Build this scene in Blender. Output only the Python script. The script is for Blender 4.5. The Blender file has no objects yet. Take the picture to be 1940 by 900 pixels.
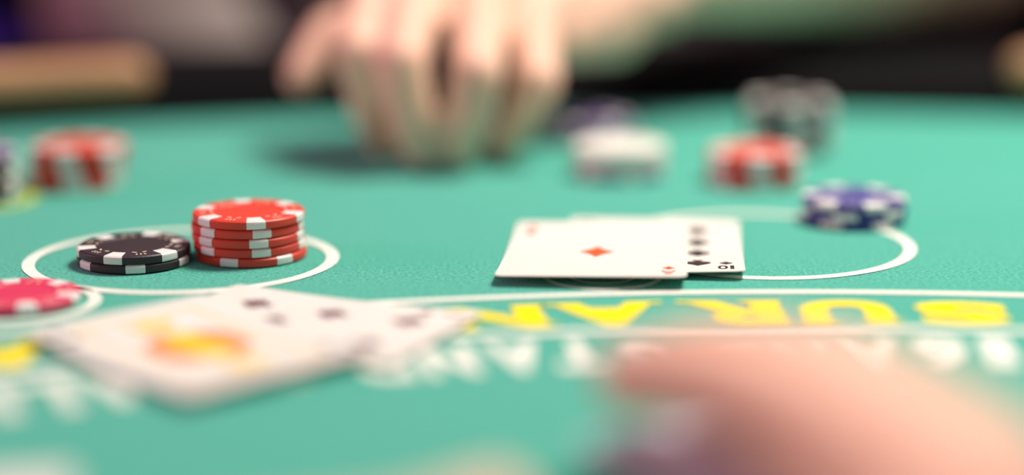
import bpy, bmesh, math, random
from mathutils import Vector, Matrix
random.seed(7)
SC = bpy.context.scene
COL = SC.collection
PI = math.pi
T = 0.90                     # height of the felt above the floor (metres)

# ------------------------------------------------------------------ camera
FPX, CAM_H, PITCH = 3700.0, 0.157, math.atan(835 / 3700.0)
cam = bpy.data.cameras.new('camera')
cam.sensor_width = 36.0
cam.lens = FPX * 36.0 / 1940.0
cam.clip_start = 0.01
cam.clip_end = 60
cam.dof.use_dof = True
cam.dof.focus_distance = FPX / 5.62 / 1000.0
cam.dof.aperture_fstop = 1.4
camo = bpy.data.objects.new('camera', cam)
COL.objects.link(camo)
camo.location = (0, 0, T + CAM_H)
camo.rotation_euler = (PI / 2 - PITCH, 0, 0)
SC.camera = camo

# ------------------------------------------------------------------ world, lights, exposure
SC.view_settings.view_transform = 'Standard'
SC.view_settings.look = 'None'
SC.view_settings.gamma = 1.0
SC.view_settings.use_curve_mapping = False
SC.view_settings.exposure = 0.0
w = bpy.data.worlds.new('world')
SC.world = w
w.use_nodes = True
w.node_tree.nodes['Background'].inputs[0].default_value = (0.80, 0.78, 0.92, 1)
w.node_tree.nodes['Background'].inputs[1].default_value = 0.19


def area(name, loc, target, size, power, col, size_y=None):
    l = bpy.data.lights.new(name, 'AREA')
    l.energy = power
    l.color = col
    l.shape = 'RECTANGLE' if size_y else 'DISK'
    l.size = size
    if size_y:
        l.size_y = size_y
    o = bpy.data.objects.new(name, l)
    COL.objects.link(o)
    o.location = loc
    o.rotation_euler = (Vector(target) - Vector(loc)).to_track_quat('-Z', 'Y').to_euler()
    return o


area('ceiling_downlight', (0.46, 0.92, T + 1.08), (0.22, 0.70, T), 0.42, 22.5, (1.0, 0.93, 0.84))
area('dealer_side_fill', (-0.7, -0.9, T + 1.5), (0.0, 0.6, T), 1.2, 4.0, (1.0, 0.84, 0.89))  # added fill from the dealer's side, pinkish against the felt's green bounce
area('violet_tint_fill', (-1.5, 0.70, T + 0.38), (-0.15, 1.10, T + 0.08), 0.4, 8.5, (1.0, 0.30, 0.52))  # added violet-pink light to tint shirt and fingers; no sign stands here


# ------------------------------------------------------------------ materials
def srgb(r, g, b):
    def f(c):
        c /= 255.0
        return c / 12.92 if c <= 0.04045 else ((c + 0.055) / 1.055) ** 2.4
    return (f(r), f(g), f(b), 1)


def mat(name, col, rough=0.5, spec=0.4, noise=None, bump=None, sheen=0, sss=0, metal=0, emit=None, coat=0):
    m = bpy.data.materials.new(name)
    m.use_nodes = True
    nt = m.node_tree
    b = nt.nodes['Principled BSDF']
    b.inputs['Base Color'].default_value = col
    b.inputs['Roughness'].default_value = rough
    b.inputs['Specular IOR Level'].default_value = spec
    b.inputs['Metallic'].default_value = metal
    if sheen:
        b.inputs['Sheen Weight'].default_value = sheen
        b.inputs['Sheen Roughness'].default_value = 0.6
    if coat:
        b.inputs['Coat Weight'].default_value = coat
    if sss:
        b.inputs['Subsurface Weight'].default_value = sss
        b.inputs['Subsurface Radius'].default_value = (0.012, 0.004, 0.002)
        b.inputs['Subsurface Scale'].default_value = 0.6
    if emit:
        b.inputs['Emission Color'].default_value = col
        b.inputs['Emission Strength'].default_value = emit
    tc = nt.nodes.new('ShaderNodeTexCoord')
    if noise:                                  # (scale, amount, detail)
        n = nt.nodes.new('ShaderNodeTexNoise')
        n.inputs['Scale'].default_value = noise[0]
        n.inputs['Detail'].default_value = noise[2]
        nt.links.new(tc.outputs['Object'], n.inputs['Vector'])
        r = nt.nodes.new('ShaderNodeValToRGB')
        a = noise[1]
        r.color_ramp.elements[0].position = 0.3
        r.color_ramp.elements[1].position = 0.7
        r.color_ramp.elements[0].color = tuple(max(0, c * (1 - a)) for c in col[:3]) + (1,)
        r.color_ramp.elements[1].color = tuple(min(1, c * (1 + a)) for c in col[:3]) + (1,)
        nt.links.new(n.outputs['Fac'], r.inputs['Fac'])
        nt.links.new(r.outputs['Color'], b.inputs['Base Color'])
    if bump:                                   # (scale, strength, distance)
        n = nt.nodes.new('ShaderNodeTexNoise')
        n.inputs['Scale'].default_value = bump[0]
        n.inputs['Detail'].default_value = 3
        nt.links.new(tc.outputs['Object'], n.inputs['Vector'])
        u = nt.nodes.new('ShaderNodeBump')
        u.inputs['Strength'].default_value = bump[1]
        u.inputs['Distance'].default_value = bump[2]
        nt.links.new(n.outputs['Fac'], u.inputs['Height'])
        nt.links.new(u.outputs['Normal'], b.inputs['Normal'])
    return m


M = {}
M['felt'] = mat('felt', (0.072, 0.430, 0.320, 1), 0.95, 0.1, noise=(800, 0.34, 4), bump=(1100, 0.9, 0.0008), sheen=0.15)
M['white_print'] = mat('white_print', (0.84, 0.83, 0.74, 1), 0.9, 0.1, noise=(700, 0.08, 3), bump=(1100, 0.5, 0.0004))
M['yellow_print'] = mat('yellow_print', (0.93, 0.74, 0.01, 1), 0.9, 0.1, noise=(700, 0.06, 3), bump=(1100, 0.5, 0.0004))
M['lime_print'] = mat('lime_print', (0.55, 0.62, 0.06, 1), 0.9, 0.1, noise=(700, 0.06, 3))
M['vinyl'] = mat('vinyl', (0.004, 0.003, 0.004, 1), 0.7, 0.06, bump=(400, 0.2, 0.0005))
M['wood'] = mat('wood', (0.60, 0.29, 0.15, 1), 0.4, 0.4, noise=(18, 0.12, 4))
M['dark_wood'] = mat('dark_wood', (0.03, 0.016, 0.010, 1), 0.5, 0.4, noise=(12, 0.3, 4))
M['red'] = mat('red', (0.74, 0.052, 0.028, 1), 0.46, 0.5, noise=(60, 0.05, 2), bump=(900, 0.15, 0.0002))
M['black'] = mat('black', (0.034, 0.019, 0.024, 1), 0.5, 0.5, noise=(60, 0.05, 2), bump=(900, 0.15, 0.0002))
M['blue'] = mat('blue', (0.045, 0.045, 0.26, 1), 0.45, 0.5, noise=(60, 0.05, 2))
M['purple'] = mat('purple', (0.16, 0.10, 0.26, 1), 0.5, 0.4, noise=(60, 0.05, 2))
M['pink'] = mat('pink', (0.74, 0.045, 0.12, 1), 0.45, 0.5, noise=(60, 0.05, 2))
M['white_chip'] = mat('white_chip', (0.88, 0.84, 0.76, 1), 0.45, 0.5, noise=(60, 0.03, 2))
M['spot'] = mat('spot', (0.84, 0.80, 0.76, 1), 0.45, 0.5, noise=(60, 0.03, 2))
M['stamp'] = mat('stamp', (0.86, 0.72, 0.50, 1), 0.5, 0.4, noise=(60, 0.03, 2))
M['card'] = mat('card', (0.84, 0.80, 0.74, 1), 0.35, 0.4, noise=(40, 0.015, 2))
M['card_back'] = mat('card_back', (0.74, 0.66, 0.82, 1), 0.4, 0.4, noise=(300, 0.15, 2))
M['ink_maroon'] = mat('ink_maroon', (0.13, 0.025, 0.055, 1), 0.5, 0.3, noise=(80, 0.04, 2))
M['ink_red'] = mat('ink_red', (0.82, 0.10, 0.015, 1), 0.5, 0.3, noise=(80, 0.04, 2))
M['ink_black'] = mat('ink_black', (0.030, 0.012, 0.016, 1), 0.5, 0.3, noise=(80, 0.04, 2))
M['ink_yellow'] = mat('ink_yellow', (0.92, 0.62, 0.02, 1), 0.5, 0.3, noise=(80, 0.04, 2))
M['ink_orange'] = mat('ink_orange', (0.90, 0.32, 0.08, 1), 0.5, 0.3, noise=(80, 0.04, 2))
M['ink_peach'] = mat('ink_peach', (0.88, 0.62, 0.42, 1), 0.5, 0.3, noise=(80, 0.04, 2))
M['skin'] = mat('skin', (0.90, 0.54, 0.40, 1), 0.5, 0.35, noise=(55, 0.06, 3), bump=(500, 0.15, 0.0004), sss=0.35)
M['nail'] = mat('nail', (0.82, 0.55, 0.45, 1), 0.3, 0.5, noise=(55, 0.03, 2))
M['lip'] = mat('lip', (0.60, 0.24, 0.20, 1), 0.45, 0.4, noise=(55, 0.05, 2))
M['eye'] = mat('eye', (0.80, 0.80, 0.78, 1), 0.2, 0.5, noise=(55, 0.02, 2))
M['iris'] = mat('iris', (0.05, 0.03, 0.02, 1), 0.2, 0.5, noise=(55, 0.05, 2))
M['shirt'] = mat('shirt', (0.30, 0.24, 0.22, 1), 0.9, 0.1, noise=(30, 0.08, 4), bump=(300, 0.3, 0.001), sheen=0.2)
M['trousers'] = mat('trousers', (0.03, 0.03, 0.05, 1), 0.9, 0.1, noise=(30, 0.1, 4))
M['black_cloth'] = mat('black_cloth', (0.012, 0.012, 0.014, 1), 0.9, 0.1, noise=(30, 0.1, 4))
M['hair'] = mat('hair', (0.035, 0.018, 0.010, 1), 0.6, 0.3, noise=(90, 0.3, 4), bump=(200, 0.5, 0.002))
M['carpet'] = mat('carpet', (0.05, 0.012, 0.016, 1), 1.0, 0.05, noise=(14, 0.6, 5), bump=(200, 0.4, 0.003))
M['wall'] = mat('wall', (0.012, 0.005, 0.006, 1), 0.85, 0.1, noise=(6, 0.2, 4))
M['metal'] = mat('metal', (0.55, 0.55, 0.57, 1), 0.3, 0.5, metal=1.0, noise=(20, 0.05, 2))
M['violet_cloth'] = mat('violet_cloth', (0.10, 0.03, 0.62, 1), 0.8, 0.2, noise=(40, 0.1, 3), bump=(300, 0.2, 0.001), sheen=0.2)


# ------------------------------------------------------------------ helpers
def mesh_obj(name, verts, faces, m, parent=None, smooth=False, loc=None, rotz=0):
    me = bpy.data.meshes.new(name)
    me.from_pydata([tuple(v) for v in verts], [], faces)
    me.validate()
    return link(name, me, m, parent, smooth, loc, rotz)


def link(name, me, m, parent=None, smooth=False, loc=None, rotz=0):
    if m is not None:
        me.materials.clear()
        me.materials.append(m)
    if smooth:
        for p in me.polygons:
            p.use_smooth = True
    o = bpy.data.objects.new(name, me)
    COL.objects.link(o)
    if parent is not None:
        o.parent = parent
    if loc is not None:
        o.location = loc
    o.rotation_euler = (0, 0, rotz)
    return o


def bm_obj(name, bm, m, parent=None, smooth=False, loc=None, rotz=0):
    bmesh.ops.recalc_face_normals(bm, faces=bm.faces)
    me = bpy.data.meshes.new(name)
    bm.to_mesh(me)
    bm.free()
    return link(name, me, m, parent, smooth, loc, rotz)


def empty(name, loc=(0, 0, 0), rotz=0):
    o = bpy.data.objects.new(name, None)
    COL.objects.link(o)
    o.location = loc
    o.rotation_euler = (0, 0, rotz)
    o.empty_display_size = 0.02
    return o


def tag(o, label, cat, group=None):
    o['label'] = label
    o['category'] = cat
    if group:
        o['group'] = group
    return o


def struct(o):
    o['kind'] = 'structure'
    return o


def box_verts(x0, x1, y0, y1, z0, z1):
    v = [(x, y, z) for z in (z0, z1) for y in (y0, y1) for x in (x0, x1)]
    f = [(0, 2, 3, 1), (4, 5, 7, 6), (0, 1, 5, 4), (2, 6, 7, 3), (0, 4, 6, 2), (1, 3, 7, 5)]
    return v, f


def bevel_box(name, x0, x1, y0, y1, z0, z1, m, parent=None, bev=0.01):
    bm = bmesh.new()
    v, f = box_verts(x0, x1, y0, y1, z0, z1)
    vs = [bm.verts.new(p) for p in v]
    for q in f:
        bm.faces.new([vs[i] for i in q])
    bmesh.ops.bevel(bm, geom=bm.edges[:], offset=bev, segments=2, affect='EDGES')
    return bm_obj(name, bm, m, parent)


def lathe(profile, seg=48):
    V, Fc = [], []
    ring = []
    for r, z in profile:
        if r < 1e-9:
            ring.append([len(V)])
            V.append((0, 0, z))
        else:
            ring.append(list(range(len(V), len(V) + seg)))
            V += [(r * math.cos(2 * PI * k / seg), r * math.sin(2 * PI * k / seg), z) for k in range(seg)]
    for a, b in zip(ring, ring[1:]):
        for k in range(seg):
            k2 = (k + 1) % seg
            if len(a) == 1:
                Fc.append((a[0], b[k2], b[k]))
            elif len(b) == 1:
                Fc.append((a[k], a[k2], b[0]))
            else:
                Fc.append((a[k], a[k2], b[k2], b[k]))
    return V, Fc


def copy_tree(o, parent=None):
    c = o.copy()
    COL.objects.link(c)
    if parent is not None:
        c.parent = parent
    for ch in [x for x in list(COL.objects) if x.parent == o]:
        copy_tree(ch, c)
    return c


# ------------------------------------------------------------------ flesh: capsules fused into one surface
def hull_into(bm, pts_r, seg=14):
    """convex hull of several balls (a tapered limb segment, or a slab) added to bm"""
    tmp = bmesh.new()
    for p, r in pts_r:
        rx, ry, rz = r if isinstance(r, tuple) else (r, r, r)
        bmesh.ops.create_uvsphere(tmp, u_segments=seg, v_segments=max(6, seg // 2), radius=1.0,
                                  matrix=Matrix.Translation(p) @ Matrix.Diagonal((rx, ry, rz, 1)))
    res = bmesh.ops.convex_hull(tmp, input=tmp.verts[:])
    dead = list({g for g in res['geom_interior'] + res['geom_unused'] if isinstance(g, bmesh.types.BMVert)})
    if dead:
        bmesh.ops.delete(tmp, geom=dead, context='VERTS')
    bmesh.ops.recalc_face_normals(tmp, faces=tmp.faces)
    me = bpy.data.meshes.new('tmp')
    tmp.to_mesh(me)
    tmp.free()
    bm.from_mesh(me)
    bpy.data.meshes.remove(me)


def fuse(name, pieces, voxel, smooth_it, m, parent=None, world=False):
    bm = bmesh.new()
    for pc in pieces:
        hull_into(bm, pc)
    if world:
        bmesh.ops.translate(bm, verts=bm.verts, vec=-parent.location)
    me = bpy.data.meshes.new(name)
    bm.to_mesh(me)
    bm.free()
    o = bpy.data.objects.new(name + '_tmp', me)
    COL.objects.link(o)
    r = o.modifiers.new('remesh', 'REMESH')
    r.mode = 'VOXEL'
    r.voxel_size = voxel
    s = o.modifiers.new('smooth', 'SMOOTH')
    s.factor = 0.5
    s.iterations = smooth_it
    dg = bpy.context.evaluated_depsgraph_get()
    new = bpy.data.meshes.new_from_object(o.evaluated_get(dg))
    new.name = name
    bpy.data.objects.remove(o)
    bpy.data.meshes.remove(me)
    return link(name, new, m, parent, True)


def chain(pts, radii):
    return [[(pts[i], radii[i]), (pts[i + 1], radii[i + 1])] for i in range(len(pts) - 1)]


def nail_mesh(name, tip, along, out, wd, ln, m, parent):
    """small curved plate lying on the back of a fingertip"""
    a = Vector(along).normalized()
    n = Vector(out)
    n = (n - a * n.dot(a)).normalized()
    s = a.cross(n)
    V, Fc = [], []
    for i in range(5):
        for j in range(5):
            u, v = (i - 2) / 2.0, (j - 2) / 2.0
            k = 1 - 0.25 * max(0, abs(v) - 0.5) * abs(u)
            V.append(Vector(tip) + s * (u * wd * k) + a * (v * ln) - n * (u * u * wd * 0.35))
    for i in range(4):
        for j in range(4):
            Fc.append((i * 5 + j, i * 5 + j + 1, (i + 1) * 5 + j + 1, (i + 1) * 5 + j))
    return mesh_obj(name, V, Fc, m, parent, True)


# ================================================================== SETTING
v, f = box_verts(-5, 5, -3, 6, -0.05, 0)
struct(mesh_obj('floor', v, f, M['carpet']))
v, f = box_verts(-5, 5, 6, 6.1, 0, 3.2)
struct(mesh_obj('wall_back', v, f, M['wall']))
v, f = box_verts(-5.1, -5, -3, 6.1, 0, 3.2)
struct(mesh_obj('wall_left', v, f, M['wall']))

# ================================================================== TABLE
CX, CY, RF = 0.09, 0.0, 0.988          # every arc printed on the felt is drawn about this point
table = empty('card_table', (CX, CY, 0))
tag(table, 'green felt card table with printed white and yellow markings and a black padded rail', 'table')


def pol(r, a, z=0.0):
    """point on the table at radius r and angle a (degrees, clockwise from straight away)"""
    return (r * math.sin(math.radians(a)), r * math.cos(math.radians(a)), z)


A0 = 88
V = [(-1.03, -0.06, 0), (1.03, -0.06, 0)]
arc = [pol(RF + 0.012, a)[:2] for a in range(A0, -A0 - 1, -2)]
outl = [(RF + 0.012, -0.06)] + arc + [(-RF - 0.012, -0.06)]
n = len(outl)
V = [(x, y, T) for x, y in outl] + [(x, y, T - 0.025) for x, y in outl]
Fc = [tuple(range(n)), tuple(range(2 * n - 1, n - 1, -1))] + [(i, i + n, (i + 1) % n + n, (i + 1) % n) for i in range(n)]
mesh_obj('felt_top', V, Fc, M['felt'], table)


def sweep_arc(name, prof, a0, a1, step, m, cap=True):
    """sweep a closed (r, z) profile along the table arc"""
    V, Fc = [], []
    na = int(round(abs(a1 - a0) / step)) + 1
    k = len(prof)
    for i in range(na):
        a = a0 + (a1 - a0) * i / (na - 1)
        V += [pol(r, a, T + z) for r, z in prof]
    for i in range(na - 1):
        for j in range(k):
            j2 = (j + 1) % k
            Fc.append((i * k + j, i * k + j2, (i + 1) * k + j2, (i + 1) * k + j))
    if cap:
        Fc.append(tuple(range(k)))
        Fc.append(tuple(range((na - 1) * k, na * k))[::-1])
    return mesh_obj(name, V, Fc, m, table, True)


rail_prof = [(0.988, -0.03), (0.988, 0.002), (0.991, 0.012), (1.000, 0.020), (1.015, 0.0250), (1.040, 0.027), (1.07, 0.027),
             (1.10, 0.024), (1.120, 0.014), (1.128, -0.004), (1.128, -0.05), (1.12, -0.07), (0.998, -0.07)]
rl = sweep_arc('padded_rail', rail_prof, -A0, A0, 1.0, M['vinyl'])
rl['label'] = 'black vinyl padded rail'


def rail_bar(a0, a1):
    """round-ended wooden bar let into the inner face of the rail"""
    V, Fc = [], []
    k = 14
    ln = math.radians(abs(a1 - a0)) * 0.996
    q = 0.011
    ends = [q * (1 - math.cos(PI / 2 * e / 8)) / ln for e in range(9)]
    ts = ends + [ends[-1] + (1 - 2 * ends[-1]) * e / 24 for e in range(1, 24)] + [1 - e for e in ends[::-1]]
    na = len(ts)
    for t in ts:
        a = a0 + (a1 - a0) * t
        dist = min(t, 1 - t) * ln
        sc = math.sqrt(max(0.0, 1 - (1 - min(dist, q) / q) ** 2)) if dist < q else 1.0
        sc = max(sc, 0.03)
        for j in range(k):
            b = 2 * PI * j / k
            V.append(pol(0.996 + 0.008 * sc * math.cos(b), a, T + 0.0225 + 0.0098 * sc * math.sin(b)))
    for i in range(na - 1):
        for j in range(k):
            j2 = (j + 1) % k
            Fc.append((i * k + j, i * k + j2, (i + 1) * k + j2, (i + 1) * k + j))
    Fc.append(tuple(range(k)))
    Fc.append(tuple(range((na - 1) * k, na * k))[::-1])
    o = mesh_obj('rail_bar', V, Fc, M['wood'], table, True)
    o['label'] = 'tan wooden bar let into the black rail'
    return o


rail_bar(-38, -15.6)
rail_bar(9.3, 34)
v, f = box_verts(-0.95, 0.95, -0.05, 0.10, T - 0.10, T - 0.026)
mesh_obj('apron', v, f, M['dark_wood'], table)
for sx in (-0.45, 0.45):
    V, Fc = lathe([(0, 0), (0.19, 0), (0.19, 0.03), (0.07, 0.06), (0.06, 0.45), (0.08, T - 0.06), (0.16, T - 0.026), (0, T - 0.026)], 32)
    mesh_obj('pedestal', V, Fc, M['dark_wood'], table, True, (sx, 0.42, 0))

ZP = T + 0.00025


def ring(name, cx, cy, rx, ry, wd, m):
    V, Fc = [], []
    N = 96
    for k in range(N):
        a = 2 * PI * k / N
        for d in (0, wd):
            V.append((cx - CX + (rx - d) * math.cos(a), cy - CY + (ry - d) * math.sin(a), ZP))
    for k in range(N):
        k2 = (k + 1) % N
        Fc.append((2 * k, 2 * k2, 2 * k2 + 1, 2 * k + 1))
    return mesh_obj(name, V, Fc, m, table)


ring('betting_circle', -0.1147, 0.6605, 0.0545, 0.0490, 0.0044, M['white_print'])['label'] = 'white betting circle round the red and black chips'
ring('betting_circle', 0.0890, 0.6850, 0.0556, 0.0540, 0.0044, M['white_print'])['label'] = 'white betting circle behind the ace'
ring('side_bet_circle', 0.0303, 0.6370, 0.0205, 0.0205, 0.0022, M['white_print'])
ring('side_bet_circle', 0.0303, 0.6370, 0.0118, 0.0118, 0.0016, M['white_print'])
ring('side_bet_circle', -0.1570, 0.6010, 0.0262, 0.0255, 0.0040, M['white_print'])
ring('side_bet_circle', -0.2200, 0.7640, 0.0300, 0.0290, 0.0048, M['lime_print'])['label'] = 'yellow green circle under the chip stack at the left edge'


def arc_line(name, r, wd, a0=-60, a1=60):
    V, Fc = [], []
    N = 160
    for i in range(N + 1):
        a = a0 + (a1 - a0) * i / N
        V.append(pol(r - wd / 2, a, ZP))
        V.append(pol(r + wd / 2, a, ZP))
    for i in range(N):
        Fc.append((2 * i, 2 * i + 1, 2 * i + 3, 2 * i + 2))
    return mesh_obj(name, V, Fc, M['white_print'], table)


arc_line('printed_line', 0.6150, 0.0046)
arc_line('printed_line', 0.5710, 0.0046)

_glyph = {}


def glyph(ch, bold):
    """outline of a letter as flat verts and faces, fitted to a unit box"""
    key = (ch, bold)
    if key not in _glyph:
        c = bpy.data.curves.new('glyph', 'FONT')
        c.body = ch
        c.size = 1.0
        c.offset = bold
        c.resolution_u = 4
        c.fill_mode = 'BOTH'
        o = bpy.data.objects.new('glyph', c)
        COL.objects.link(o)
        me = bpy.data.meshes.new_from_object(o.evaluated_get(bpy.context.evaluated_depsgraph_get()))
        vs = [(p.co.x, p.co.y) for p in me.vertices]
        fs = [tuple(p.vertices) for p in me.polygons]
        x0, x1 = min(p[0] for p in vs), max(p[0] for p in vs)
        y0, y1 = min(p[1] for p in vs), max(p[1] for p in vs)
        _glyph[key] = ([((x - x0) / (x1 - x0) - 0.5, (y - y0) / (y1 - y0) - 0.5) for x, y in vs], fs)
        bpy.data.objects.remove(o)
        bpy.data.meshes.remove(me)
        bpy.data.curves.remove(c)
    return _glyph[key]


# feet of the slab serifs: (centre x, centre y, width) in the letter's unit box
SERIF = {'U': [(-0.34, 0.46, 0.44), (0.34, 0.46, 0.44)], 'R': [(-0.32, -0.46, 0.42), (0.38, -0.46, 0.34), (-0.36, 0.46, 0.3)],
         'A': [(-0.40, -0.46, 0.36), (0.40, -0.46, 0.36)], 'N': [(-0.40, -0.46, 0.36), (-0.42, 0.46, 0.3), (0.40, 0.46, 0.36)],
         'I': [(0, 0.46, 1.7), (0, -0.46, 1.7)], 'P': [(-0.32, -0.46, 0.44), (-0.36, 0.46, 0.3)],
         'Y': [(0, -0.46, 0.5), (-0.4, 0.46, 0.36), (0.4, 0.46, 0.36)], 'T': [(0, -0.46, 0.5)], '1': [(0, -0.46, 1.2)]}


def letter(ch, ang, r, wid, hei, m, bold, serif):
    vs, fs = glyph(ch, bold)
    V = [(x * wid, y * hei, ZP) for x, y in vs]
    Fc = list(fs)
    if serif:
        for sx, sy, sw in SERIF.get(ch, []):
            b = len(V)
            V += [((sx + dx * sw / 2) * wid, (sy + dy * 0.04) * hei, ZP + 0.00003) for dx, dy in ((-1, -1), (1, -1), (1, 1), (-1, 1))]
            Fc.append((b, b + 1, b + 2, b + 3))
    o = mesh_obj('printed_letter', V, Fc, m, table)
    p = pol(r, ang)
    o.location = (p[0], p[1], 0)
    o.rotation_euler = (0, 0, PI - math.radians(ang))
    return o


YEL = [('I', 11.2, 9), ('N', 8.8, 31), ('S', 4.87, 28.5), ('U', 1.40, 28), ('R', -2.0, 31), ('A', -5.85, 33), ('N', -9.3, 31), ('C', -12.9, 29),
       ('E', -16.2, 27), ('P', -20.6, 27), ('A', -23.6, 32), ('Y', -27.0, 31), ('S', -30.2, 27)]
for ch, a, wd in YEL:
    letter(ch, a, 0.5905, wd * 0.001, 0.0265, M['yellow_print'], 0.055, True)
WHT = [('T', 9.9, 15), ('O', 8.0, 16), ('1', 5.35, 8.5), ('6', 3.65, 14), ('A', 1.6, 16), ('N', -0.5, 15), ('D', -2.5, 15),
       ('S', -5.4, 14), ('T', -7.4, 15), ('A', -9.35, 16), ('N', -11.4, 15), ('D', -13.4, 15), ('O', -16.3, 16), ('N', -18.4, 15),
       ('A', -21.2, 16), ('L', -23.1, 13), ('L', -24.8, 13), ('1', -27.2, 8), ('7', -28.8, 13), ('S', -30.6, 14)]
for ch, a, wd in WHT:
    letter(ch, a, 0.5470, wd * 0.00104, 0.0295, M['white_print'], 0.05, False)

# ================================================================== POKER CHIPS
CR, CH = 0.0194, 0.0031
body_V, body_F = lathe([(0, 0), (CR - 0.0006, 0), (CR - 0.0001, 0.0004), (CR, 0.0008), (CR, CH - 0.0008), (CR - 0.0001, CH - 0.0004), (CR - 0.0006, CH),
                        (0.0119, CH), (0.0116, CH - 0.00025), (0, CH - 0.00025)], 72)


def spot_mesh(width_deg=19.5):
    e = 0.00007
    prof = [(0.0131, CH + e), (0.0160, CH + e), (CR - 0.0006, CH + e), (CR - 0.0001 + e * 0.7, CH - 0.0004 + e * 0.7), (CR + e, CH - 0.0008), (CR + e, 0.0008),
            (CR - 0.0001 + e * 0.7, 0.0004), (CR - 0.0006, 0.00005)]
    V, Fc = [], []
    N = 6
    for i in range(N + 1):
        a = -PI / 2 + math.radians(width_deg) * (i / N - 0.5)
        V += [(r * math.cos(a), r * math.sin(a), z) for r, z in prof]
    k = len(prof)
    for i in range(N):
        for j in range(k - 1):
            Fc.append((i * k + j, i * k + j + 1, (i + 1) * k + j + 1, (i + 1) * k + j))
    return V, Fc


def disc_into(V, Fc, cx, cy, rx, ry, rot, z, n=10):
    b = len(V)
    for k in range(n):
        a = 2 * PI * k / n
        x, y = rx * math.cos(a), ry * math.sin(a)
        V.append((cx + x * math.cos(rot) - y * math.sin(rot), cy + x * math.sin(rot) + y * math.cos(rot), z))
    Fc.append(tuple(range(b, b + n)))


def stamp_mesh():
    """dotted stamping between the edge spots"""
    V, Fc = [], []
    z = CH + 0.00004
    for s in range(6):
        a0 = -PI / 2 + math.radians(30 + 60 * s)
        for da in (-5.0, 0, 5.0):
            a = a0 + math.radians(da)
            for dr in (-0.0005, 0.0005):
                r = 0.0160 + dr
                disc_into(V, Fc, r * math.cos(a), r * math.sin(a), 0.00048, 0.0003, a + (0.6 if da else 0), z, 8)
        for da in (-7.5, 7.5):
            a = a0 + math.radians(da)
            disc_into(V, Fc, 0.0129 * math.cos(a), 0.0129 * math.sin(a), 0.0004, 0.00095, a + math.copysign(0.45, da), z, 10)
    return V, Fc


SV, SF = spot_mesh()
WV, WF = spot_mesh(27)
PV, PF = stamp_mesh()
IV, IF = lathe([(0, CH - 0.00022), (0.0113, CH - 0.00022), (0.0113, CH - 0.00026)], 48)
chip_mesh = {}


def chip_data(kind):
    if kind not in chip_mesh:
        d = {}
        base = kind.replace('wide_', '')
        for nm, (vv, ff), mm in (('body', (body_V, body_F), M[base]), ('edge_spot', (WV, WF) if kind != base else (SV, SF), M['white_chip'] if kind == 'white_chip' else M['spot']),
                                 ('dotted_stamp', (PV, PF), M['stamp']), ('centre_inlay', (IV, IF), M[base])):
            me = bpy.data.meshes.new('poker_chip_' + nm)
            me.from_pydata(vv, [], ff)
            me.materials.append(mm)
            bm = bmesh.new()
            bm.from_mesh(me)
            bmesh.ops.recalc_face_normals(bm, faces=bm.faces)
            bm.to_mesh(me)
            bm.free()
            d[nm] = me
        chip_mesh[kind] = d
    return chip_mesh[kind]


def chip(kind, x, y, z, rot, label, group=None):
    d = chip_data(kind)
    o = bpy.data.objects.new('poker_chip', d['body'])
    COL.objects.link(o)
    o.location = (x, y, z)
    o.rotation_euler = (0, 0, math.radians(rot))
    tag(o, label, 'poker chip', group)
    for k in range(6):
        s = bpy.data.objects.new('edge_spot', d['edge_spot'])
        COL.objects.link(s)
        s.parent = o
        s.rotation_euler = (0, 0, k * PI / 3)
    for nm in ('centre_inlay', 'dotted_stamp'):
        s = bpy.data.objects.new(nm, d[nm])
        COL.objects.link(s)
        s.parent = o
    return o


ORD = ['bottom', 'second', 'third', 'fourth', 'fifth', 'sixth', 'seventh']


def stack(x, y, chips, where, group, pitch=0.00322):
    """chips: list from the bottom up of (kind, colour words, rotation, dx, dy)"""
    nn = len(chips)
    for i, (kind, words, rot, dx, dy) in enumerate(chips):
        if nn == 1:
            lab = 'single %s %s' % (words, where)
        elif i == nn - 1:
            lab = 'top %s of %s' % (words, where)
        elif i == 0:
            lab = 'bottom %s of %s' % (words, where)
        else:
            lab = '%s from bottom, %s of %s' % (ORD[i], words, where)
        chip(kind, x + dx * 0.001, y + dy * 0.001, T + 0.0002 + i * pitch, rot, lab, group)


RED, BLK = 'red chip', 'black chip'
stack(-0.0918, 0.6660, [('red', RED, -15.5, 0.45, 0), ('red', RED, 20, -0.15, 0.2), ('red', RED, 18.5, -0.40, -0.1), ('red', RED, 22.5, -0.55, 0.1),
                        ('red', RED, 15, 0, 0)], 'sharp five chip stack right of two black chips', 'sharp red stack in the left betting circle', 0.0033)
stack(-0.1306, 0.6570, [('black', BLK, 12, 0, 0), ('black', BLK, -11, 0.1, 0.1)], 'the pair touching the sharp red stack',
      'two black chips in the left betting circle', 0.0031)
stack(-0.1805, 0.7965, [('wide_red', RED, 14, -1.6, 0), ('wide_red', RED, 10, -0.9, 0.3), ('wide_red', RED, 4, 0, 0), ('wide_red', RED, -2, 0.9, 0), ('wide_red', RED, -7, 1.8, 0)],
      'leaning blurred stack at far left', 'blurred leaning red stack at far left', 0.0034)
stack(-0.2180, 0.7660, [('wide_black', BLK, 22, 0, 0), ('wide_black', BLK, 30, 0.4, 0), ('wide_black', BLK, 20, -0.3, 0), ('wide_black', BLK, 33, 0.2, 0.2), ('wide_black', BLK, 24, 0, 0),
                        ('purple', 'lilac chip', 40, 0.3, 0)], 'black stack cut by left edge', 'chips stacked at the left edge', 0.0034)
stack(0.0460, 0.8165, [('purple', 'purple chip', 10, 0, 0), ('white_chip', 'white chip', 25, -0.4, 0), ('white_chip', 'white chip', 48, 0.4, 0.3),
                       ('white_chip', 'white chip', 12, 0, 0)], 'white stack right of the player\'s fingers', 'blurred white topped stack behind the cards', 0.0034)
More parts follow.
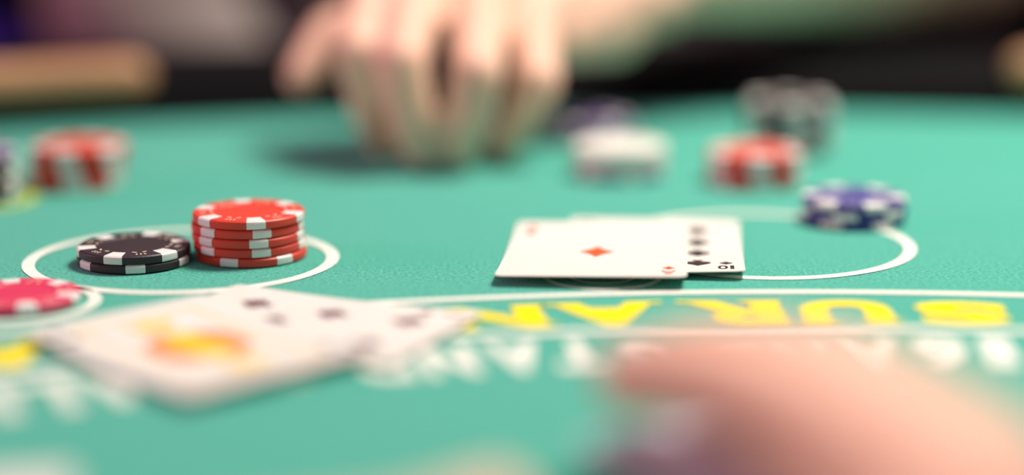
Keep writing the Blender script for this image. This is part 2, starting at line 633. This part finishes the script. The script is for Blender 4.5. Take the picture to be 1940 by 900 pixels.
PUR = 'grey purple chip'
stack(0.0365, 0.9040, [('purple', PUR, 0, 0, 0), ('purple', PUR, 20, 0.5, 0), ('purple', PUR, 35, -0.3, 0.3)], 'low stack behind the white chips',
      'blurred purple stack behind the white chips', 0.0033)
stack(0.1010, 0.8010, [('wide_red', RED, 6, 0, 0), ('wide_red', RED, 2, 0.5, 0), ('wide_red', RED, -4, -0.2, 0), ('wide_red', RED, 0, 0.3, 0)], 'blurred stack before tall black stack',
      'blurred red stack behind the cards', 0.0034)
stack(0.1257, 0.8750, [('wide_black', BLK, 0, 0, 0), ('wide_black', BLK, 8, 0.5, 0), ('wide_black', BLK, -5, -0.2, 0), ('wide_black', BLK, 5, 0.3, 0), ('wide_black', BLK, 12, -0.5, 0.3),
                       ('wide_black', BLK, 4, 0.2, 0), ('wide_black', BLK, -6, 0, 0)], 'tall stack at back right', 'tall blurred black stack at back right', 0.0034)
BLU = 'blue chip'
stack(0.1295, 0.7245, [('wide_blue', BLU, 25, 0, 0), ('wide_blue', BLU, -20, 0.3, 0), ('wide_blue', BLU, 17, -0.2, 0)], 'the stack on the right betting circle', 'blue chips on the right circle', 0.0033)
stack(-0.1570, 0.6020, [('pink', 'pink chip with cream spots', 22, 0, 0)], 'on the small circle at the left edge', None)

# ================================================================== PLAYING CARDS
CW, CL, CT = 0.0632, 0.0884, 0.0003


def card_mesh(bend):
    rc = 0.0034
    NU, V, Fc = 10, [], []
    vs = [0, 0.0004, 0.0011, 0.0021, 0.0034]
    vs += [0.0034 + (CL - 0.0068) * k / 18 for k in range(1, 18)]
    vs += [CL - q for q in (0.0034, 0.0021, 0.0011, 0.0004, 0)]
    rows = len(vs)
    for side in (1, 0):
        for q in vs:
            d = min(q, CL - q)
            hw = CW / 2 - (rc - math.sqrt(max(0, rc * rc - (rc - d) ** 2)) if d < rc else 0)
            for i in range(NU + 1):
                x, y = hw * (2 * i / NU - 1), q - CL / 2
                V.append((x, y, bend(x, y) + side * CT))
    k = NU + 1
    o2 = rows * k
    for j in range(rows - 1):
        for i in range(NU):
            a = j * k + i
            Fc.append((a, a + 1, a + 1 + k, a + k))
            Fc.append((o2 + a, o2 + a + k, o2 + a + 1 + k, o2 + a + 1))
    for j in range(rows - 1):
        a = j * k
        Fc.append((a, a + k, o2 + a + k, o2 + a))
        a += NU
        Fc.append((a, o2 + a, o2 + a + k, a + k))
    for i in range(NU):
        Fc.append((i, o2 + i, o2 + i + 1, i + 1))
        a = (rows - 1) * k + i
        Fc.append((a, a + 1, o2 + a + 1, o2 + a))
    return V, Fc


def make_card(loc, rotdeg, bend, label, group=None, back=None):
    V, Fc = card_mesh(bend)
    o = mesh_obj('playing_card', V, Fc, M['card'], None, True, loc, math.radians(rotdeg))
    m = o.modifiers.new('edge', 'EDGE_SPLIT')
    m.split_angle = math.radians(40)
    o['bend'] = 0
    del o['bend']
    tag(o, label, 'playing card', group)
    return o


def ink(card, name, polys, m, bend, lift=0.00009, label=None):
    V, Fc = [], []
    for p in polys:
        b = len(V)
        V += [(x, y, bend(x, y) + CT + lift) for x, y in p]
        Fc.append(tuple(range(b, b + len(p))))
    o = mesh_obj(name, V, Fc, m, card)
    if label:
        o['label'] = label
    return o


def diamond(cx, cy, w, h, n=8):
    P = []
    cor = [(w, 0), (0, h), (-w, 0), (0, -h)]
    for i in range(4):
        (ax, ay), (bx, by) = cor[i], cor[(i + 1) % 4]
        for k in range(n):
            t = k / n
            s = 1 - 0.16 * math.sin(PI * t)
            P.append((cx + (ax + (bx - ax) * t) * s, cy + (ay + (by - ay) * t) * s))
    return P


def spade(cx, cy, s, up=1):
    """spade outline as three simple pieces"""
    heart = []
    for k in range(24):
        a = 2 * PI * k / 24
        x = 0.062 * 16 * math.sin(a) ** 3
        y = -0.062 * (13 * math.cos(a) - 5 * math.cos(2 * a) - 2 * math.cos(3 * a) - math.cos(4 * a))
        heart.append((cx + s * x * 0.85, cy + up * s * (y * 0.85 + 0.12)))
    stem = [(cx - s * 0.38, cy - up * s * 1.0), (cx + s * 0.38, cy - up * s * 1.0), (cx + s * 0.07, cy - up * s * 0.2), (cx - s * 0.07, cy - up * s * 0.2)]
    return [heart, stem]


def glyph_polys(ch, cx, cy, w, h, up=1, bold=0.0):
    vs, fs = glyph(ch, bold)
    return [[(cx + up * vs[i][0] * w, cy + up * vs[i][1] * h) for i in q] for q in fs]


def line_poly(x0, y0, x1, y1, wd, n=12):
    d = Vector((x1 - x0, y1 - y0))
    s = Vector((-d.y, d.x)).normalized() * wd / 2
    out = []
    for k in range(n):
        a = Vector((x0, y0)) + d * (k / n)
        b = Vector((x0, y0)) + d * ((k + 1) / n)
        out.append([tuple(a - s), tuple(b - s), tuple(b + s), tuple(a + s)])
    return out


def corner_index(card, text, m, bend, suit, wd=0.0040):
    for up in (1, -1):
        cx, cy = -up * (CW / 2 - 0.0062), up * (CL / 2 - 0.0085)
        if len(text) == 1:
            pl = glyph_polys(text, cx, cy, wd, 0.0072, up, 0.012)
        else:
            pl = glyph_polys(text[0], cx - up * 0.0019, cy, 0.0013, 0.0072, up, 0.012) + glyph_polys(text[1], cx + up * 0.0012, cy, 0.0034, 0.0072, up, 0.012)
        ink(card, 'corner_index', pl, m, bend)
        sy = cy - up * 0.0085
        if suit == 'diamond':
            ink(card, 'corner_pip', [diamond(cx, sy, 0.0022, 0.0031, 4)], m, bend)
        else:
            ink(card, 'corner_pip', spade(cx, sy, 0.0026, up), m, bend)


# the ace in front and the ten half hidden behind it
def bend_ten(x, y):
    u, q = x / (CW / 2), y / (CL / 2)
    return 0.0002 + 0.0020 * max(0, -q) ** 1.6 * (0.75 + 0.6 * u) + 0.0008 * max(0, q) ** 2


def bend_ace(x, y):
    u, q = x / (CW / 2), y / (CL / 2)
    return 0.0007 + 0.0024 * max(0, -q) ** 1.6 * (0.9 + 0.1 * u) + 0.0010 * max(0, q) ** 2 + 0.0003 * (u + 1)


ten = make_card((0.0500, 0.6765, T + 0.0003), -5.0, bend_ten, 'white ten of spades half hidden beneath the ace of diamonds', 'two cards dealt to the player')
for sx in (-1, 1):
    for k, yy in enumerate((0.0270, 0.0090, -0.0090, -0.0270)):
        ink(ten, 'pip', spade(sx * 0.0158, yy, 0.0054, 1 if yy > 0 else -1), M['ink_black'], bend_ten)
for yy in (0.0180, -0.0180):
    ink(ten, 'pip', spade(0, yy, 0.0054, 1 if yy > 0 else -1), M['ink_black'], bend_ten)
corner_index(ten, '10', M['ink_black'], bend_ten, 'spade')
ace = make_card((0.0296, 0.6635, T + 0.0008), -5.4, bend_ace, 'white ace of diamonds lying sharp on the felt over the ten', 'two cards dealt to the player')
ink(ace, 'pip', [diamond(0, 0, 0.0062, 0.0082)], M['ink_red'], bend_ace)
corner_index(ace, 'A', M['ink_red'], bend_ace, 'diamond', 0.0050)


# the two near cards
def bend_seven(x, y):
    return 0.0002 + 0.0012 * (y / (CL / 2)) ** 2


def bend_court(x, y):
    return 0.0010 + 0.0016 * (y / (CL / 2)) ** 2


# long side runs from the far left corner to the right corner
seven = make_card((-0.0615, 0.5720, T + 0.0003), 66.5, bend_seven, 'blurred white seven of spades fanned out beneath the king', 'two blurred near cards')
for sx in (-1, 1):
    for yy in (0.0270, 0, -0.0270):
        ink(seven, 'pip', spade(sx * 0.0140, yy, 0.0056, 1 if yy >= 0 else -1), M['ink_maroon'], bend_seven)
ink(seven, 'pip', spade(0, 0.0135, 0.0056), M['ink_maroon'], bend_seven)
corner_index(seven, '7', M['ink_maroon'], bend_seven, 'spade')
king = make_card((-0.0905, 0.5430, T + 0.0012), 42.0, bend_court, 'blurred white court card with a yellow and orange figure, nearest the lower left', 'two blurred near cards')
fx, fy = CW / 2 - 0.0115, CL / 2 - 0.0095
ink(king, 'frame_line', line_poly(-fx, -fy, fx, -fy, 0.0009) + line_poly(fx, -fy, fx, fy, 0.0009) + line_poly(fx, fy, -fx, fy, 0.0009) + line_poly(-fx, fy, -fx, -fy, 0.0009),
    M['ink_yellow'], bend_court, 0.00008)
for up in (1, -1):
    def R(pts):
        return [(up * x, up * y) for x, y in pts]
    ink(king, 'robe', [R([(-0.0150, 0.0005), (0.0150, 0.0005), (0.0140, 0.0080), (0.0070, 0.0135), (-0.0070, 0.0135), (-0.0140, 0.0080)])], M['ink_orange'], bend_court, 0.00010)
    ink(king, 'robe_band', [R([(-0.0060, 0.0005), (0.0060, 0.0005), (0.0045, 0.0135), (-0.0045, 0.0135)])], M['ink_yellow'], bend_court, 0.00013)
    ink(king, 'robe_stripe', [R([(-0.0125, 0.0020), (-0.0100, 0.0020), (-0.0075, 0.0120), (-0.0092, 0.0115)]), R([(0.0100, 0.0020), (0.0125, 0.0020), (0.0092, 0.0115), (0.0075, 0.0120)])],
        M['ink_red'], bend_court, 0.00013)
    ink(king, 'face', [R([(0.0046 * math.cos(a), 0.0185 + 0.0056 * math.sin(a)) for a in [2 * PI * k / 14 for k in range(14)]])], M['ink_peach'], bend_court, 0.00015)
    ink(king, 'crown', [R([(-0.0060, 0.0225), (0.0060, 0.0225), (0.0075, 0.0300), (0.0036, 0.0262)]), R([(-0.0060, 0.0225), (0.0036, 0.0262), (0, 0.0305), (-0.0036, 0.0262)]),
                         R([(-0.0060, 0.0225), (-0.0036, 0.0262), (-0.0075, 0.0300)])], M['ink_yellow'], bend_court, 0.00016)
corner_index(king, 'K', M['ink_black'], bend_court, 'spade', 0.0046)


def bend_flat(x, y):
    return 0.0002 + 0.0009 * (y / (CL / 2)) ** 2


make_card((-0.1270, 0.3900, T + 0.0003), 10, bend_flat, 'blurred white card whose far corner shows at the bottom left', None)

# card in the dealer's fingers
HC = make_card((0.0630, 0.4190, T + 0.0070), 27.0, lambda x, y: 0.0, 'pale lilac card held under the dealer\'s fingers at lower right', None)
HC.data.materials.clear()
HC.data.materials.append(M['card_back'])


# ================================================================== PLAYER (far side)
def P(x, y, z):
    return Vector((x, y, T + z))


player = empty('person', (0.02, 1.36, 0))
tag(player, 'blurred player in a grey shirt behind the rail with one hand on the felt', 'person')
WR = P(0.062, 0.958, 0.070)
EL = P(0.262, 1.118, 0.074)
pieces = []
# fingers of the left hand: knuckle, middle joint, end joint, tip
FNG = [  # index, middle, ring, little
    ([P(-0.0600, 0.8760, 0.0730), P(-0.0660, 0.8330, 0.0500), P(-0.0605, 0.8390, 0.0240), P(-0.0560, 0.8480, 0.0095)], (0.0122, 0.0107, 0.0096, 0.0084)),
    ([P(-0.0410, 0.8720, 0.0750), P(-0.0465, 0.8210, 0.0475), P(-0.0430, 0.8210, 0.0230), P(-0.0388, 0.8250, 0.0096)], (0.0128, 0.0114, 0.0102, 0.0088)),
    ([P(-0.0150, 0.8720, 0.0700), P(-0.0150, 0.8200, 0.0425), P(-0.0192, 0.8210, 0.0220), P(-0.0225, 0.8250, 0.0096)], (0.0130, 0.0118, 0.0105, 0.0088)),
    ([P(0.0090, 0.8800, 0.0620), P(0.0110, 0.8380, 0.0365), P(0.0035, 0.8390, 0.0200), P(-0.0035, 0.8420, 0.0088)], (0.0122, 0.0108, 0.0094, 0.0078)),
]
for pts, rr in FNG:
    pieces += chain(pts, rr)
    pieces.append([(pts[0], rr[0]), (WR + (pts[0] - WR) * 0.25 + Vector((0, 0, -0.002)), 0.017)])
# back of the hand and palm
pieces.append([(FNG[0][0][0] + Vector((0, 0.006, -0.004)), 0.012), (FNG[1][0][0] + Vector((0, 0.006, -0.004)), 0.013), (WR + Vector((-0.02, -0.008, 0.004)), 0.02)])
pieces.append([(FNG[1][0][0] + Vector((0, 0.006, -0.005)), 0.013), (FNG[2][0][0] + Vector((0, 0.006, -0.004)), 0.013), (WR, 0.022)])
pieces.append([(FNG[2][0][0] + Vector((0, 0.006, -0.005)), 0.013), (FNG[3][0][0] + Vector((0, 0.006, -0.006)), 0.013), (WR + Vector((0.008, 0.0, -0.008)), 0.02)])
pieces.append([(P(0.020, 0.890, 0.050), 0.014), (P(0.048, 0.934, 0.050), 0.018), (WR, 0.022)])
# thumb
TH = [P(0.010, 0.935, 0.066), P(-0.050, 0.905, 0.060), P(-0.083, 0.893, 0.050), P(-0.094, 0.876, 0.034)]
pieces += chain(TH, (0.019, 0.0145, 0.0112, 0.0092))
pieces.append([(TH[1], 0.0145), (FNG[0][0][0] + Vector((0.006, 0.008, -0.008)), 0.012), (WR, 0.018)])
# arm
pieces += [[(WR, (0.026, 0.022, 0.021)), (WR + (EL - WR) * 0.25, 0.027)], [(WR + (EL - WR) * 0.25, 0.027), (WR + (EL - WR) * 0.65, 0.039)],
           [(WR + (EL - WR) * 0.65, 0.039), (EL, 0.038)]]
SHL, SHR = P(0.205, 1.335, 0.335), P(-0.195, 1.335, 0.335)
pieces += chain([EL, SHL], (0.040, 0.052))
# other arm, hand in the lap
ER, WRR = P(-0.242, 1.265, 0.030), P(-0.120, 1.255, -0.150)
pieces += chain([SHR, ER, WRR], (0.052, 0.042, 0.026))
pieces.append([(WRR, 0.024), (P(-0.09, 1.22, -0.19), (0.042, 0.03, 0.018))])
for q in range(4):
    b = P(-0.115 + 0.019 * q, 1.205, -0.200)
    pieces += chain([b, b + Vector((0.006, -0.03, -0.012)), b + Vector((0.010, -0.045, -0.03))], (0.010, 0.009, 0.008))
pieces += chain([P(-0.075, 1.235, -0.185), P(-0.040, 1.225, -0.195), P(-0.025, 1.205, -0.205)], (0.013, 0.011, 0.009))
# trunk, neck, head
pieces += [[(P(0.01, 1.44, -0.20), (0.155, 0.105, 0.10)), (P(0.01, 1.40, 0.05), (0.145, 0.10, 0.10))],
           [(P(0.01, 1.40, 0.05), (0.145, 0.10, 0.10)), (P(0.01, 1.355, 0.25), (0.165, 0.105, 0.11))],
           [(SHL, 0.055), (SHR, 0.055), (P(0.01, 1.35, 0.30), (0.12, 0.08, 0.10))],
           [(P(0.01, 1.34, 0.38), 0.055), (P(0.01, 1.29, 0.46), 0.052)],
           [(P(0.01, 1.275, 0.575), (0.075, 0.095, 0.085)), (P(0.01, 1.235, 0.500), (0.052, 0.060, 0.045))],
           [(P(0.01, 1.170, 0.555), 0.009), (P(0.01, 1.155, 0.527), 0.012)],
           [(P(0.01, 1.185, 0.482), (0.026, 0.014, 0.008)), (P(0.01, 1.19, 0.462), 0.022)]]
for s in (-1, 1):
    pieces.append([(P(0.01 + s * 0.077, 1.285, 0.560), (0.007, 0.020, 0.026)), (P(0.01 + s * 0.075, 1.28, 0.535), (0.006, 0.012, 0.012))])
    pieces.append([(P(0.01 + s * 0.012, 1.185, 0.587), 0.012), (P(0.01 + s * 0.048, 1.195, 0.588), 0.012)])
    # legs
    pieces += chain([P(0.01 + s * 0.09, 1.43, -0.22), P(0.01 + s * 0.14, 1.02, -0.27), P(0.01 + s * 0.13, 1.05, -0.80)], (0.085, 0.058, 0.038))
    pieces.append([(P(0.01 + s * 0.13, 1.06, -0.855), 0.035), (P(0.01 + s * 0.14, 0.90, -0.872), (0.038, 0.03, 0.024))])
fuse('body', pieces, 0.0024, 8, M['skin'], player, True)
# shirt: trunk and short sleeves
sh = [[(P(0.01, 1.44, -0.18), (0.17, 0.12, 0.10)), (P(0.01, 1.40, 0.05), (0.195, 0.120, 0.10))],
      [(P(0.01, 1.40, 0.05), (0.195, 0.12, 0.10)), (P(0.01, 1.355, 0.25), (0.20, 0.121, 0.11))],
      [(SHL, 0.068), (SHR, 0.068), (P(0.01, 1.35, 0.30), (0.135, 0.095, 0.10))],
      [(SHL, 0.069), (SHL + (EL - SHL) * 0.72, 0.062)], [(SHR, 0.069), (ER, 0.064)], [(ER, 0.064), (ER + (WRR - ER) * 0.45, 0.056)],
      [(P(0.01, 1.345, 0.36), 0.075), (P(0.01, 1.335, 0.385), 0.066)]]
fuse('shirt', sh, 0.006, 4, M['shirt'], player, True)
tr = []
for s in (-1, 1):
    tr += chain([P(0.01 + s * 0.09, 1.43, -0.22), P(0.01 + s * 0.14, 1.02, -0.27), P(0.01 + s * 0.13, 1.05, -0.79)], (0.100, 0.072, 0.052))
tr.append([(P(0.01, 1.44, -0.20), (0.175, 0.125, 0.085)), (P(0.01, 1.44, -0.16), (0.172, 0.122, 0.08))])
fuse('trousers', tr, 0.009, 3, M['trousers'], player, True)
fuse('hair', [[(P(0.01, 1.300, 0.600), (0.082, 0.098, 0.078)), (P(0.01, 1.325, 0.54), (0.074, 0.066, 0.06))], [(P(-0.03, 1.21, 0.645), 0.02), (P(0.06, 1.215, 0.640), 0.02), (P(0.01, 1.27, 0.66), 0.02)]],
     0.005, 2, M['hair'], player, True)
for s in (-1, 1):
    fuse('eye', [[(P(0.01 + s * 0.031, 1.190, 0.568), (0.012, 0.009, 0.007))]], 0.0015, 1, M['eye'], player, True)
    fuse('iris', [[(P(0.01 + s * 0.031, 1.1825, 0.567), (0.005, 0.003, 0.005))]], 0.001, 1, M['iris'], player, True)
fuse('mouth', [[(P(-0.012, 1.176, 0.486), 0.005), (P(0.01, 1.172, 0.487), 0.006), (P(0.032, 1.176, 0.486), 0.005)]], 0.0015, 1, M['lip'], player, True)
for (pts, rr), wd in zip(FNG, (0.0058, 0.0062, 0.006, 0.005)):
    al = pts[3] - pts[2]
    nail_mesh('fingernail', pts[3] - player.location + Vector((0, -rr[3] * 1.02, 0.001)), al, (0, -1, 0.12), wd, 0.0055, M['nail'], player)

# stool the player sits on
st = empty('bar_stool', (0.01, 1.45, 0))
tag(st, 'dark round stool the player sits on behind the table', 'stool')
V, Fc = lathe([(0, 0.505), (0.17, 0.505), (0.18, 0.52), (0.18, 0.545), (0.165, 0.556), (0, 0.556)], 36)
mesh_obj('seat', V, Fc, M['vinyl'], st, True)
for k in range(4):
    a = PI / 4 + k * PI / 2
    bm = bmesh.new()
    hull_into(bm, [(Vector((0.13 * math.cos(a), 0.13 * math.sin(a), 0.505)), 0.014), (Vector((0.2 * math.cos(a), 0.2 * math.sin(a), 0.013)), 0.012)], 10)
    bm_obj('leg', bm, M['metal'], st, True)

# ================================================================== DEALER'S HANDS (near side)
dealer = empty('dealer_hand', (0.11, 0.385, T))
tag(dealer, 'large blurred bare hand of the dealer sweeping over the near right felt', 'hand')


def Lq(x, y, z):
    return Vector((x - 0.11, y - 0.385, z))


DW = Lq(0.086, 0.297, 0.030)
DF = [  # index, middle, ring, little: knuckle, joint, joint, tip
    ([Lq(0.066, 0.3800, 0.0290), Lq(0.048, 0.4135, 0.0295), Lq(0.036, 0.4300, 0.0270), Lq(0.0275, 0.4400, 0.0235)], (0.0116, 0.0102, 0.0094, 0.0082)),
    ([Lq(0.076, 0.3880, 0.0310), Lq(0.060, 0.4260, 0.0315), Lq(0.046, 0.4410, 0.0280), Lq(0.0350, 0.4510, 0.0235)], (0.0116, 0.0102, 0.0094, 0.0082)),
    ([Lq(0.086, 0.3930, 0.0290), Lq(0.074, 0.4310, 0.0290), Lq(0.064, 0.4460, 0.0260), Lq(0.0550, 0.4530, 0.0210)], (0.0112, 0.0098, 0.0090, 0.0078)),
    ([Lq(0.094, 0.3970, 0.0250), Lq(0.088, 0.4270, 0.0245), Lq(0.081, 0.4400, 0.0210), Lq(0.0740, 0.4460, 0.0170)], (0.0102, 0.0088, 0.0080, 0.0070)),
]
dp = []
for pts, rr in DF:
    dp += chain(pts, rr)
    dp.append([(pts[0], rr[0]), (DW + (pts[0] - DW) * 0.2, 0.019)])
for i in range(3):
    dp.append([(DF[i][0][0] + Vector((0.006, -0.004, -0.005)), 0.0125), (DF[i + 1][0][0] + Vector((0.006, -0.004, -0.005)), 0.0125), (DW, 0.02)])
DT = [Lq(0.082, 0.320, 0.023), Lq(0.080, 0.3500, 0.0180), Lq(0.072, 0.3740, 0.0160), Lq(0.061, 0.3930, 0.0170)]
dp += chain(DT, (0.0185, 0.0140, 0.0110, 0.0092))
dp.append([(DT[0], 0.0185), (DT[1], 0.013), (DF[0][0][0] + Vector((0.012, -0.004, -0.007)), 0.0115)])
DE = Lq(0.150, 0.130, 0.080)
dp += [[(DW, (0.027, 0.024, 0.021)), (DW + (DE - DW) * 0.5, 0.030)], [(DW + (DE - DW) * 0.5, 0.030), (DE, 0.038)]]
fuse('palm', dp, 0.0016, 8, M['skin'], dealer)
fuse('sleeve', [[(DW + (DE - DW) * 0.45, 0.040), (DE, 0.052)]], 0.004, 2, M['black_cloth'], dealer)
for (pts, rr), wd in zip(DF, (0.0058, 0.0062, 0.006, 0.005)):
    al = pts[3] - pts[2]
    up = Vector((0, 0, 1)) - al.normalized() * al.normalized().z
    nail_mesh('fingernail', pts[3] + up.normalized() * rr[3] * 0.95, al, up, wd, 0.0055, M['nail'], dealer)

left = empty('dealer_hand', (-0.02, 0.36, T))
tag(left, 'blurred fingertip of another dealer hand rising at the bottom centre edge', 'hand')


def Ll(x, y, z):
    return Vector((x + 0.02, y - 0.36, z))


LW = Ll(-0.060, 0.235, 0.034)
LF = [
    ([Ll(-0.018, 0.320, 0.0230), Ll(-0.007, 0.356, 0.0175), Ll(-0.004, 0.379, 0.0125), Ll(-0.003, 0.3965, 0.0088)], (0.0112, 0.0096, 0.0086, 0.0074)),
    ([Ll(-0.036, 0.306, 0.0240), Ll(-0.036, 0.326, 0.0200), Ll(-0.034, 0.334, 0.0130), Ll(-0.032, 0.330, 0.0085)], (0.0116, 0.0100, 0.0090, 0.0076)),
    ([Ll(-0.056, 0.298, 0.0230), Ll(-0.058, 0.316, 0.0190), Ll(-0.056, 0.324, 0.0125), Ll(-0.054, 0.320, 0.0085)], (0.0113, 0.0096, 0.0086, 0.0075)),
    ([Ll(-0.075, 0.288, 0.0210), Ll(-0.077, 0.304, 0.0170), Ll(-0.075, 0.310, 0.0120), Ll(-0.072, 0.306, 0.0080)], (0.0105, 0.0088, 0.0079, 0.0070)),
]
lp = []
for pts, rr in LF:
    lp += chain(pts, rr)
    lp.append([(pts[0], rr[0]), (LW + (pts[0] - LW) * 0.2, 0.019)])
for i in range(3):
    lp.append([(LF[i][0][0] + Vector((0, -0.006, -0.005)), 0.012), (LF[i + 1][0][0] + Vector((0, -0.006, -0.005)), 0.012), (LW, 0.02)])
LT = [Ll(-0.040, 0.260, 0.024), Ll(-0.008, 0.290, 0.018), Ll(0.008, 0.312, 0.013), Ll(0.014, 0.330, 0.010)]
lp += chain(LT, (0.018, 0.0135, 0.0108, 0.0090))
lp.append([(LT[0], 0.018), (LT[1], 0.013), (LF[0][0][0] + Vector((0, -0.012, -0.007)), 0.0115)])
LE = Ll(-0.14, 0.11, 0.066)
lp.append([(LW, (0.027, 0.024, 0.021)), (LE, 0.034)])
fuse('palm', lp, 0.0016, 8, M['skin'], left)
fuse('sleeve', [[(LW + (LE - LW) * 0.40, 0.036), (LE, 0.046)]], 0.004, 2, M['black_cloth'], left)
for (pts, rr), wd in zip(LF, (0.0056, 0.006, 0.0058, 0.005)):
    al = pts[3] - pts[2]
    nail_mesh('fingernail', pts[3] + Vector((0, 0.9 * rr[3], 0.003)), al, (0, 1, 0.5), wd, 0.005, M['nail'], left)

# ================================================================== BACKGROUND
ch = empty('casino_chair', (-0.65, 1.42, 0))
tag(ch, 'empty violet upholstered chair behind the left end of the table', 'chair')
bevel_box('backrest', -0.245, 0.245, 0.18, 0.25, 0.50, 0.868, M['violet_cloth'], ch, 0.02)
bevel_box('seat', -0.24, 0.24, -0.24, 0.20, 0.40, 0.48, M['violet_cloth'], ch, 0.02)
bevel_box('seat_frame', -0.22, 0.22, -0.22, 0.22, 0.37, 0.402, M['dark_wood'], ch, 0.006)
for sx in (-1, 1):
    for sy in (-1, 1):
        bm = bmesh.new()
        hull_into(bm, [(Vector((sx * 0.19, sy * 0.19, 0.38)), 0.018), (Vector((sx * 0.21, sy * 0.21, 0.014)), 0.013)], 10)
        bm_obj('leg', bm, M['dark_wood'], ch, True)
